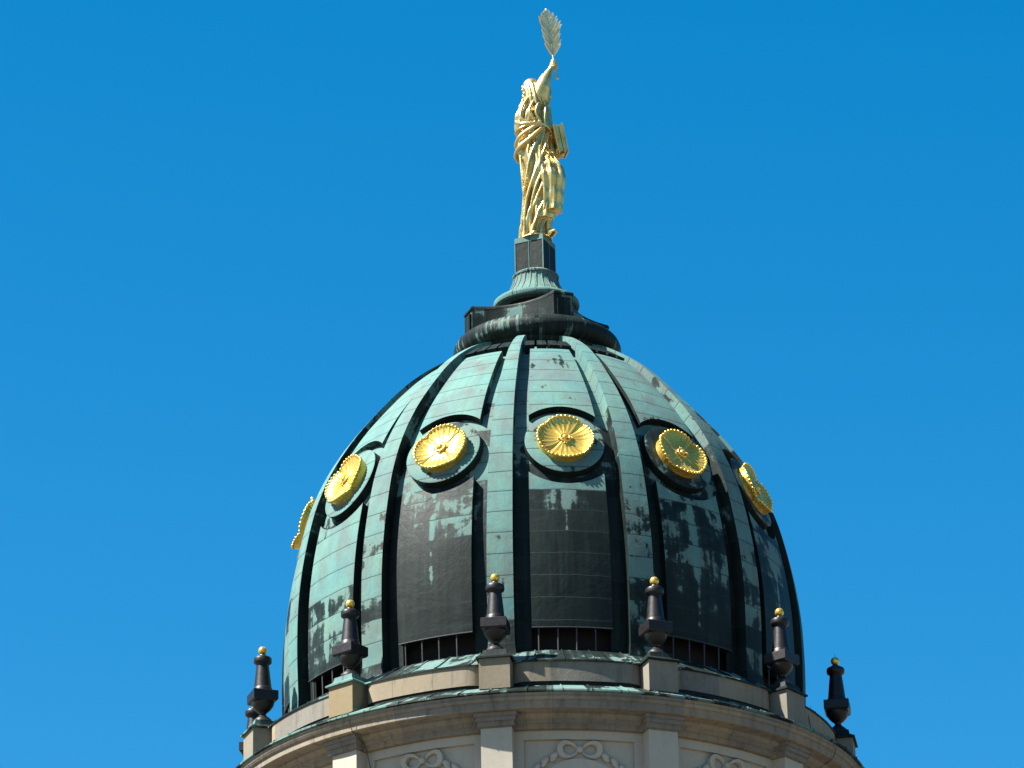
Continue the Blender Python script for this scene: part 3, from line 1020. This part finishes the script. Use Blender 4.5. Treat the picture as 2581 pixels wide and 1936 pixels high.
# right leg drapery, knee forward, hem higher
t2 = loft([(0.84, 0.28, 0.92, -0.16, 0.27), (1.0, 0.30, 0.94, -0.16, 0.27), (1.4, 0.30, 0.97, -0.20, 0.29), (1.9, 0.26, 1.03, -0.24, 0.32), (2.15, 0.22, 1.00, -0.18, 0.32), (2.6, 0.2, 0.78, -0.06, 0.30), (2.9, 0.15, 0.62, 0, 0.26)], fold_leg, 90, 110)
t2.V = [(x - 0.075, y, z) for x, y, z in t2.V]
B.add(t2.V, t2.F)
t2b = loft([(0.62, 0.0, 0.60, -0.12, 0.28), (0.75, -0.02, 0.64, -0.12, 0.29), (1.2, 0.02, 0.70, -0.10, 0.30), (1.7, 0.0, 0.70, -0.08, 0.33), (2.2, 0.0, 0.6, -0.04, 0.3)], fold_leg, 60, 110)
B.add(t2b.V, t2b.F)
# torso
t3 = loft([(3.0, -0.36, 0.56, 0.02, 0.36), (3.35, -0.35, 0.57, 0.01, 0.36), (3.6, -0.40, 0.60, 0.0, 0.40), (3.9, -0.38, 0.57, 0.0, 0.41), (4.2, -0.28, 0.55, 0.02, 0.36), (4.42, -0.20, 0.47, 0.04, 0.29), (4.6, -0.10, 0.34, 0.05, 0.2)], fold_torso, 90, 130)
B.add(t3.V, t3.F)
# rolled cloth swags round the hips and breast
def swag(pts, r, flat=1.0):
    P = [Vector(p) for p in pts]; Q = []
    for i in range(len(P) - 1):
        p0, p1, p2, p3 = P[max(i - 1, 0)], P[i], P[i + 1], P[min(i + 2, len(P) - 1)]
        for q in range(8):
            u = q / 8
            Q.append(0.5 * ((2 * p1) + (p2 - p0) * u + (2 * p0 - 5 * p1 + 4 * p2 - p3) * u * u + (3 * p1 - p0 - 3 * p2 + p3) * u ** 3))
    Q.append(P[-1]); n = len(Q); r *= 0.74
    Q = [Vector((0.16 + (q.x - 0.16) * 0.97, q.y * 0.955, q.z)) if q.z < 4.5 else q for q in Q]
    B.tube(Q, [r * (0.55 + 0.45 * sin(pi * min(1, max(0, (i + 2) / (n + 3))))) for i in range(n)], 10, True, flat)


swag([(-0.36, 0.25, 2.62), (-0.42, 0.0, 2.72), (-0.30, -0.28, 2.85), (0.0, -0.41, 3.05), (0.32, -0.40, 3.35), (0.45, -0.34, 3.48)], 0.105)
swag([(-0.34, 0.25, 2.98), (-0.41, 0.02, 3.05), (-0.28, -0.28, 3.18), (0.02, -0.40, 3.36), (0.30, -0.40, 3.50), (0.50, -0.34, 3.50)], 0.10)
swag([(-0.38, 0.15, 3.42), (-0.41, -0.05, 3.40), (-0.28, -0.33, 3.42), (0.02, -0.42, 3.49), (0.35, -0.42, 3.52), (0.6, -0.25, 3.4), (0.66, -0.02, 3.24)], 0.062)
swag([(-0.40, -0.05, 3.75), (-0.24, -0.36, 3.56), (0.05, -0.44, 3.53), (0.3, -0.42, 3.58)], 0.07)
swag([(0.0, -0.30, 4.45), (-0.18, -0.38, 4.1), (-0.25, -0.40, 3.75), (-0.05, -0.43, 3.56)], 0.075)
swag([(0.22, -0.32, 4.42), (0.06, -0.42, 4.1), (0.02, -0.46, 3.85), (0.18, -0.45, 3.6)], 0.075)
swag([(0.42, -0.24, 4.38), (0.26, -0.42, 4.12), (0.20, -0.46, 3.85), (0.34, -0.43, 3.58)], 0.07)
swag([(0.50, -0.15, 4.3), (0.48, -0.36, 4.0), (0.46, -0.40, 3.75), (0.44, -0.40, 3.52)], 0.065)
# diagonal folds running from the right hip to the left foot
swag([(0.50, -0.36, 3.0), (0.34, -0.44, 2.5), (0.10, -0.46, 1.9), (-0.10, -0.40, 1.3), (-0.20, -0.34, 0.7), (-0.22, -0.32, 0.1)], 0.062)
swag([(0.60, -0.34, 2.7), (0.42, -0.45, 2.2), (0.16, -0.46, 1.6), (0.0, -0.38, 1.0), (-0.05, -0.34, 0.4), (-0.05, -0.32, 0.05)], 0.055)
swag([(0.20, -0.42, 3.0), (0.0, -0.46, 2.5), (-0.12, -0.42, 1.9), (-0.22, -0.33, 1.3)], 0.05)
swag([(0.55, -0.42, 2.35), (0.45, -0.44, 1.7), (0.42, -0.42, 1.1), (0.40, -0.38, 0.72)], 0.055)
swag([(0.70, -0.44, 2.2), (0.66, -0.46, 1.6), (0.66, -0.42, 1.0), (0.66, -0.40, 0.88)], 0.05)
swag([(-0.3, -0.22, 2.6), (-0.26, -0.30, 2.0), (-0.22, -0.30, 1.3), (-0.27, -0.26, 0.6), (-0.33, -0.20, 0.08)], 0.05)
# feet
def foot_(hx, hy, tx, ty, z=0.0, h=0.0):
    v = Vector((tx - hx, ty - hy, 0)); L = v.length; v.normalize()
    c = Vector((hx, hy, z))
    B.tube([c + Vector((0, 0, 0.62)), c + Vector((0, 0, 0.30)), c + v * 0.05 + Vector((0, 0, 0.13)), c + v * (L * 0.5) + Vector((0, 0, 0.10 + h)), c + v * L * 0.85 + Vector((0, 0, 0.065)), c + v * L + Vector((0, 0, 0.05))],
           [0.13, 0.105, 0.12, 0.105, 0.08, 0.045], 12)
    w = Vector((-v.y, v.x, 0))
    for q in range(5):
        p = c + v * (L * (0.98 - 0.03 * abs(q - 1))) + w * (0.035 * (q - 2)); B.ball(p + Vector((0, 0, 0.045)), 0.034 - 0.003 * q, 10, (1, 1, 0.9))


foot_(0.48, -0.10, 0.66, -0.60)
foot_(0.10, -0.15, 0.06, -0.52)
# plinth slab cast with the figure
B.tube([(0.12, -0.08, -0.005), (0.12, -0.08, 0.035)], [0.46, 0.45], 24)
# neck and head, turned to the left and slightly down
HC = Vector((0.05, -0.05, 4.77))
B.tube([(0.06, 0.02, 4.40), (0.03, 0.0, 4.62), (0.0, -0.02, 4.78)], [0.17, 0.125, 0.12], 16)
hm = Matrix.Rotation(rad(-122), 3, 'Z') @ Matrix.Rotation(rad(14), 3, 'X')      # face looks along local -y
def hp(x, y, z): return HC + hm @ Vector((x, y, z))
B.ball(HC, 0.235, 28, (0.82, 0.98, 1.22), hm)
B.ball(hp(0, -0.045, -0.15), 0.15, 20, (0.92, 0.98, 1.0), hm)                  # jaw
B.ball(hp(0, -0.165, -0.245), 0.055, 14, (1.1, 0.9, 0.9), hm)                  # chin
B.tube([hp(0, -0.215, 0.06), hp(0, -0.26, -0.03), hp(0, -0.285, -0.075), hp(0, -0.225, -0.10)], [0.022, 0.03, 0.04, 0.03], 10)   # nose
for sx in (-1, 1):
    B.tube([hp(sx * 0.03, -0.228, 0.055), hp(sx * 0.085, -0.222, 0.07), hp(sx * 0.14, -0.18, 0.05)], 0.024, 8)        # brow
    B.ball(hp(sx * 0.08, -0.195, 0.005), 0.032, 12)                            # eye
    B.ball(hp(sx * 0.10, -0.165, -0.085), 0.06, 12)                            # cheek
    B.ball(hp(sx * 0.19, 0.01, -0.02), 0.05, 10, (0.5, 0.8, 1.3), hm)          # ear
B.tube([hp(-0.055, -0.225, -0.155), hp(0, -0.245, -0.15), hp(0.055, -0.225, -0.155)], [0.012, 0.02, 0.012], 8)
B.tube([hp(-0.045, -0.22, -0.18), hp(0, -0.238, -0.182), hp(0.045, -0.22, -0.18)], [0.012, 0.02, 0.012], 8)
# raised arm with sleeve
B.tube([(0.18, -0.06, 4.30), (0.30, -0.16, 4.52), (0.40, -0.22, 4.78), (0.47, -0.22, 4.98), (0.53, -0.20, 5.12)], [0.27, 0.27, 0.225, 0.185, 0.155], 22)
B.tube([(0.50, -0.20, 5.04), (0.56, -0.18, 5.20), (0.63, -0.16, 5.33), (0.675, -0.15, 5.43)], [0.145, 0.12, 0.092, 0.082], 18)
for q in range(6):       # sleeve folds
    a = 2 * pi * q / 6
    swag([(0.16 + 0.18 * cos(a), -0.12 + 0.22 * sin(a), 4.34), (0.34 + 0.20 * cos(a), -0.20 + 0.18 * sin(a), 4.68), (0.49 + 0.15 * cos(a), -0.21 + 0.14 * sin(a), 5.06)], 0.045)
# hanging sleeve under the arm
swag([(0.55, -0.12, 5.0), (0.58, -0.10, 4.7), (0.56, -0.10, 4.35), (0.52, -0.12, 4.1)], 0.10)
# far arm bent forward, hand under the book
B.tube([(0.44, 0.10, 4.25), (0.50, 0.16, 3.8), (0.54, 0.12, 3.40), (0.56, 0.04, 3.1)], [0.18, 0.17, 0.15, 0.13], 16)
B.tube([(0.55, 0.06, 3.12), (0.62, -0.02, 2.84), (0.73, -0.06, 2.64)], [0.13, 0.11, 0.085], 14)
swag([(0.58, 0.0, 3.0), (0.68, -0.06, 2.7), (0.76, -0.08, 2.35), (0.80, -0.10, 2.05)], 0.09)
# hands
def hand_palm(c, ax, nrm, L=0.20, W=0.085):
    ax = Vector(ax).normalized(); nrm = Vector(nrm).normalized(); w = ax.cross(nrm)
    B.tube([Vector(c) - ax * 0.02, Vector(c) + ax * L * 0.5, Vector(c) + ax * L], [0.075, 0.09, 0.08], 12)


GR = Vector((0.745, -0.155, 5.53))        # where the palm stem is gripped
hand_palm((0.675, -0.15, 5.41), (0.25, 0.0, 1.0), (0, -1, 0), 0.17)
stem_d = Vector((-0.11, -0.01, 1.0)).normalized()
for q in range(4):                         # four fingers curled round the stem, each longer or shorter
    base = Vector((0.70, -0.235, 5.43 + 0.055 * q)); c = GR + stem_d * (-0.09 + 0.055 * q)
    pts = []
    ln_ = (0.80, 1.0, 0.95, 0.75)[q]
    for i in range(7):
        a = rad(205 + 235 * ln_ * i / 6)
        pts.append(c + Vector((cos(a) * 0.078, sin(a) * 0.078, -0.004 * i)))
    B.tube([base - Vector((0.03, -0.06, 0.0))] + pts, [0.034] + [0.033 - 0.0015 * i for i in range(7)], 10)
B.tube([(0.68, -0.12, 5.47), (0.72, -0.055, 5.53), (0.775, -0.06, 5.58), (0.80, -0.10, 5.61)], [0.04, 0.037, 0.033, 0.026], 10)
# hand holding the book from below
hand_palm((0.73, -0.08, 2.62), (1.0, -0.2, 0.35), (0, 0, 1), 0.16)
for q in range(4):
    y = -0.17 + 0.055 * q
    B.tube([(0.79, y, 2.63), (0.89, y - 0.01, 2.62), (0.955, y - 0.01, 2.68), (0.97, y - 0.01, 2.76 + 0.02 * (q % 2))], [0.034, 0.032, 0.029, 0.024], 10)
B.tube([(0.77, -0.20, 2.64), (0.76, -0.25, 2.70), (0.77, -0.27, 2.78)], [0.036, 0.034, 0.026], 10)


def voxel_fuse(mb, name, mat, parent, size, smooth_it=4):
    o = mb.build(name, mat, parent, smooth=False)
    md = o.modifiers.new('fuse', 'REMESH'); md.mode = 'VOXEL'; md.voxel_size = size; md.use_smooth_shade = True
    sm = o.modifiers.new('soften', 'SMOOTH'); sm.factor = 0.5; sm.iterations = smooth_it
    dg = bpy.context.evaluated_depsgraph_get(); dg.update()
    me = bpy.data.meshes.new_from_object(o.evaluated_get(dg))
    me.name = name; me.materials.clear(); me.materials.append(mat)
    for p in me.polygons: p.use_smooth = True
    old = o.data; o.modifiers.clear(); o.data = me; bpy.data.meshes.remove(old)
    return o


voxel_fuse(B, 'body', M['golds'], statue, 0.013, 1)

# veil over the head, falling to the shoulders
Hm = MB()
Hm.ball(hp(0, 0.045, 0.06), 0.262, 28, (0.90, 0.98, 1.06), hm)
Hm.ball(hp(0, 0.16, -0.06), 0.20, 24, (0.92, 0.9, 1.1), hm)
for q in range(9):
    a = rad(-62 + 31 * q)                     # folds fan round the side and back of the head
    top = hp(0.20 * cos(a), 0.06 + 0.20 * sin(a), 0.08); mid = hp(0.225 * cos(a), 0.10 + 0.20 * sin(a), -0.18)
    low = Vector((0.08 + (mid.x - HC.x) * 1.35, -0.02 + (mid.y - HC.y) * 1.25, 4.16))
    Hm.tube([top, (top + mid) / 2 + (mid - HC).normalized() * 0.01, mid, (mid + low) / 2, low], [0.05, 0.066, 0.07, 0.075, 0.045], 10)
Hm.tube([hp(-0.20, -0.10, 0.02), hp(-0.16, -0.15, 0.13), hp(0, -0.18, 0.215), hp(0.16, -0.15, 0.13), hp(0.20, -0.10, 0.02)], 0.03, 8)
voxel_fuse(Hm, 'veil', M['golds'], statue, 0.013, 2)

# palm branch
pb_ = MB()
def rachis(t):      # t 0..1 from the grip to the tip
    p0, p1, p2 = Vector((0.735, -0.155, 5.63)), Vector((0.68, -0.155, 6.4)), Vector((0.56, -0.10, 7.20))
    return p0 * (1 - t) ** 2 + p1 * 2 * t * (1 - t) + p2 * t * t


st = MB()
st.tube([(0.83, -0.155, 5.05), (0.815, -0.155, 5.13), (0.79, -0.155, 5.31), (0.735, -0.155, 5.63)], [0.045, 0.034, 0.03, 0.032], 10)
st.tube([rachis(i / 12) for i in range(13)], [0.032 - 0.0016 * i for i in range(13)], 10)
palm = st.build('palm_branch', M['goldp'], statue)
def leaflet(m, p, d, nrm, L, W):
    d = d.normalized(); w = d.cross(nrm).normalized(); nn = w.cross(d)
    V = []; F = []
    N = 8
    for i in range(N + 1):
        u = i / N; c = p + d * (L * u) + nn * (0.10 * L * u * u)
        hw = W * (0.35 + 0.65 * sin(pi * (0.15 + 0.72 * u))) * (1 if i < N else 0.35)
        for (sx, h) in ((-1, 0.0), (0, 0.022), (1, 0.0), (0, -0.012)):
            V.append(c + w * (sx * hw) + nn * h)
    for i in range(N):
        for q in range(4):
            F.append((i * 4 + q, i * 4 + (q + 1) % 4, (i + 1) * 4 + (q + 1) % 4, (i + 1) * 4 + q))
    F.append((3, 2, 1, 0)); F.append(tuple(N * 4 + q for q in range(4)))
    m.add(V, F)


lf = MB()
NLF = 12
fn = Vector((0.30, -0.95, 0.0)).normalized()            # frond faces the viewer, turned a little
fw = Vector((0.95, 0.30, 0.0)).normalized()
for i in range(NLF):
    t = 0.10 + 0.88 * i / (NLF - 1)
    p = rachis(t); tg = (rachis(min(1, t + 0.02)) - rachis(t - 0.02)).normalized()
    open_ = rad(29 - 3 * t)
    L = 0.44 * (0.85 + 0.45 * sin(pi * min(1, t * 1.0))) * (1.0 if t < 0.62 else 1.0 - 1.75 * (t - 0.62))
    for sx in (-1, 1):
        lean = open_ * random.uniform(0.9, 1.1)
        d = tg * cos(lean) + fw * (sx * sin(lean)) + fn * random.uniform(0.02, 0.16)
        leaflet(lf, p, d, fn + fw * (0.5 * sx), L * random.uniform(0.93, 1.06), 0.046)
leaflet(lf, rachis(0.98), rachis(1.0) - rachis(0.95), fn, 0.18, 0.03)
lf.build('leaflets', M['goldp'], palm, sharp=50)

# book
bk = MB()
bk.box(-0.165, -0.125, -0.28, 0.28, -0.44, 0.44); bk.box(0.125, 0.165, -0.28, 0.28, -0.44, 0.44)
bk.tube([(-0.14, 0.28, -0.44), (-0.14, 0.28, 0.44)], 0.026, 8); bk.box(-0.165, 0.165, 0.25, 0.285, -0.44, 0.44)
book = bk.build('book', M['golds'], statue, sharp=20)
pg = MB(); pg.box(-0.118, -0.01, -0.25, 0.25, -0.40, 0.40); pg.box(0.012, 0.118, -0.25, 0.25, -0.40, 0.40)
pg.build('pages', M['golds'], book, sharp=20)
book.location = (0.845, -0.12, 3.10); book.rotation_euler = (rad(6), rad(-11), rad(8)); book.scale = (0.85, 1.0, 1.0)
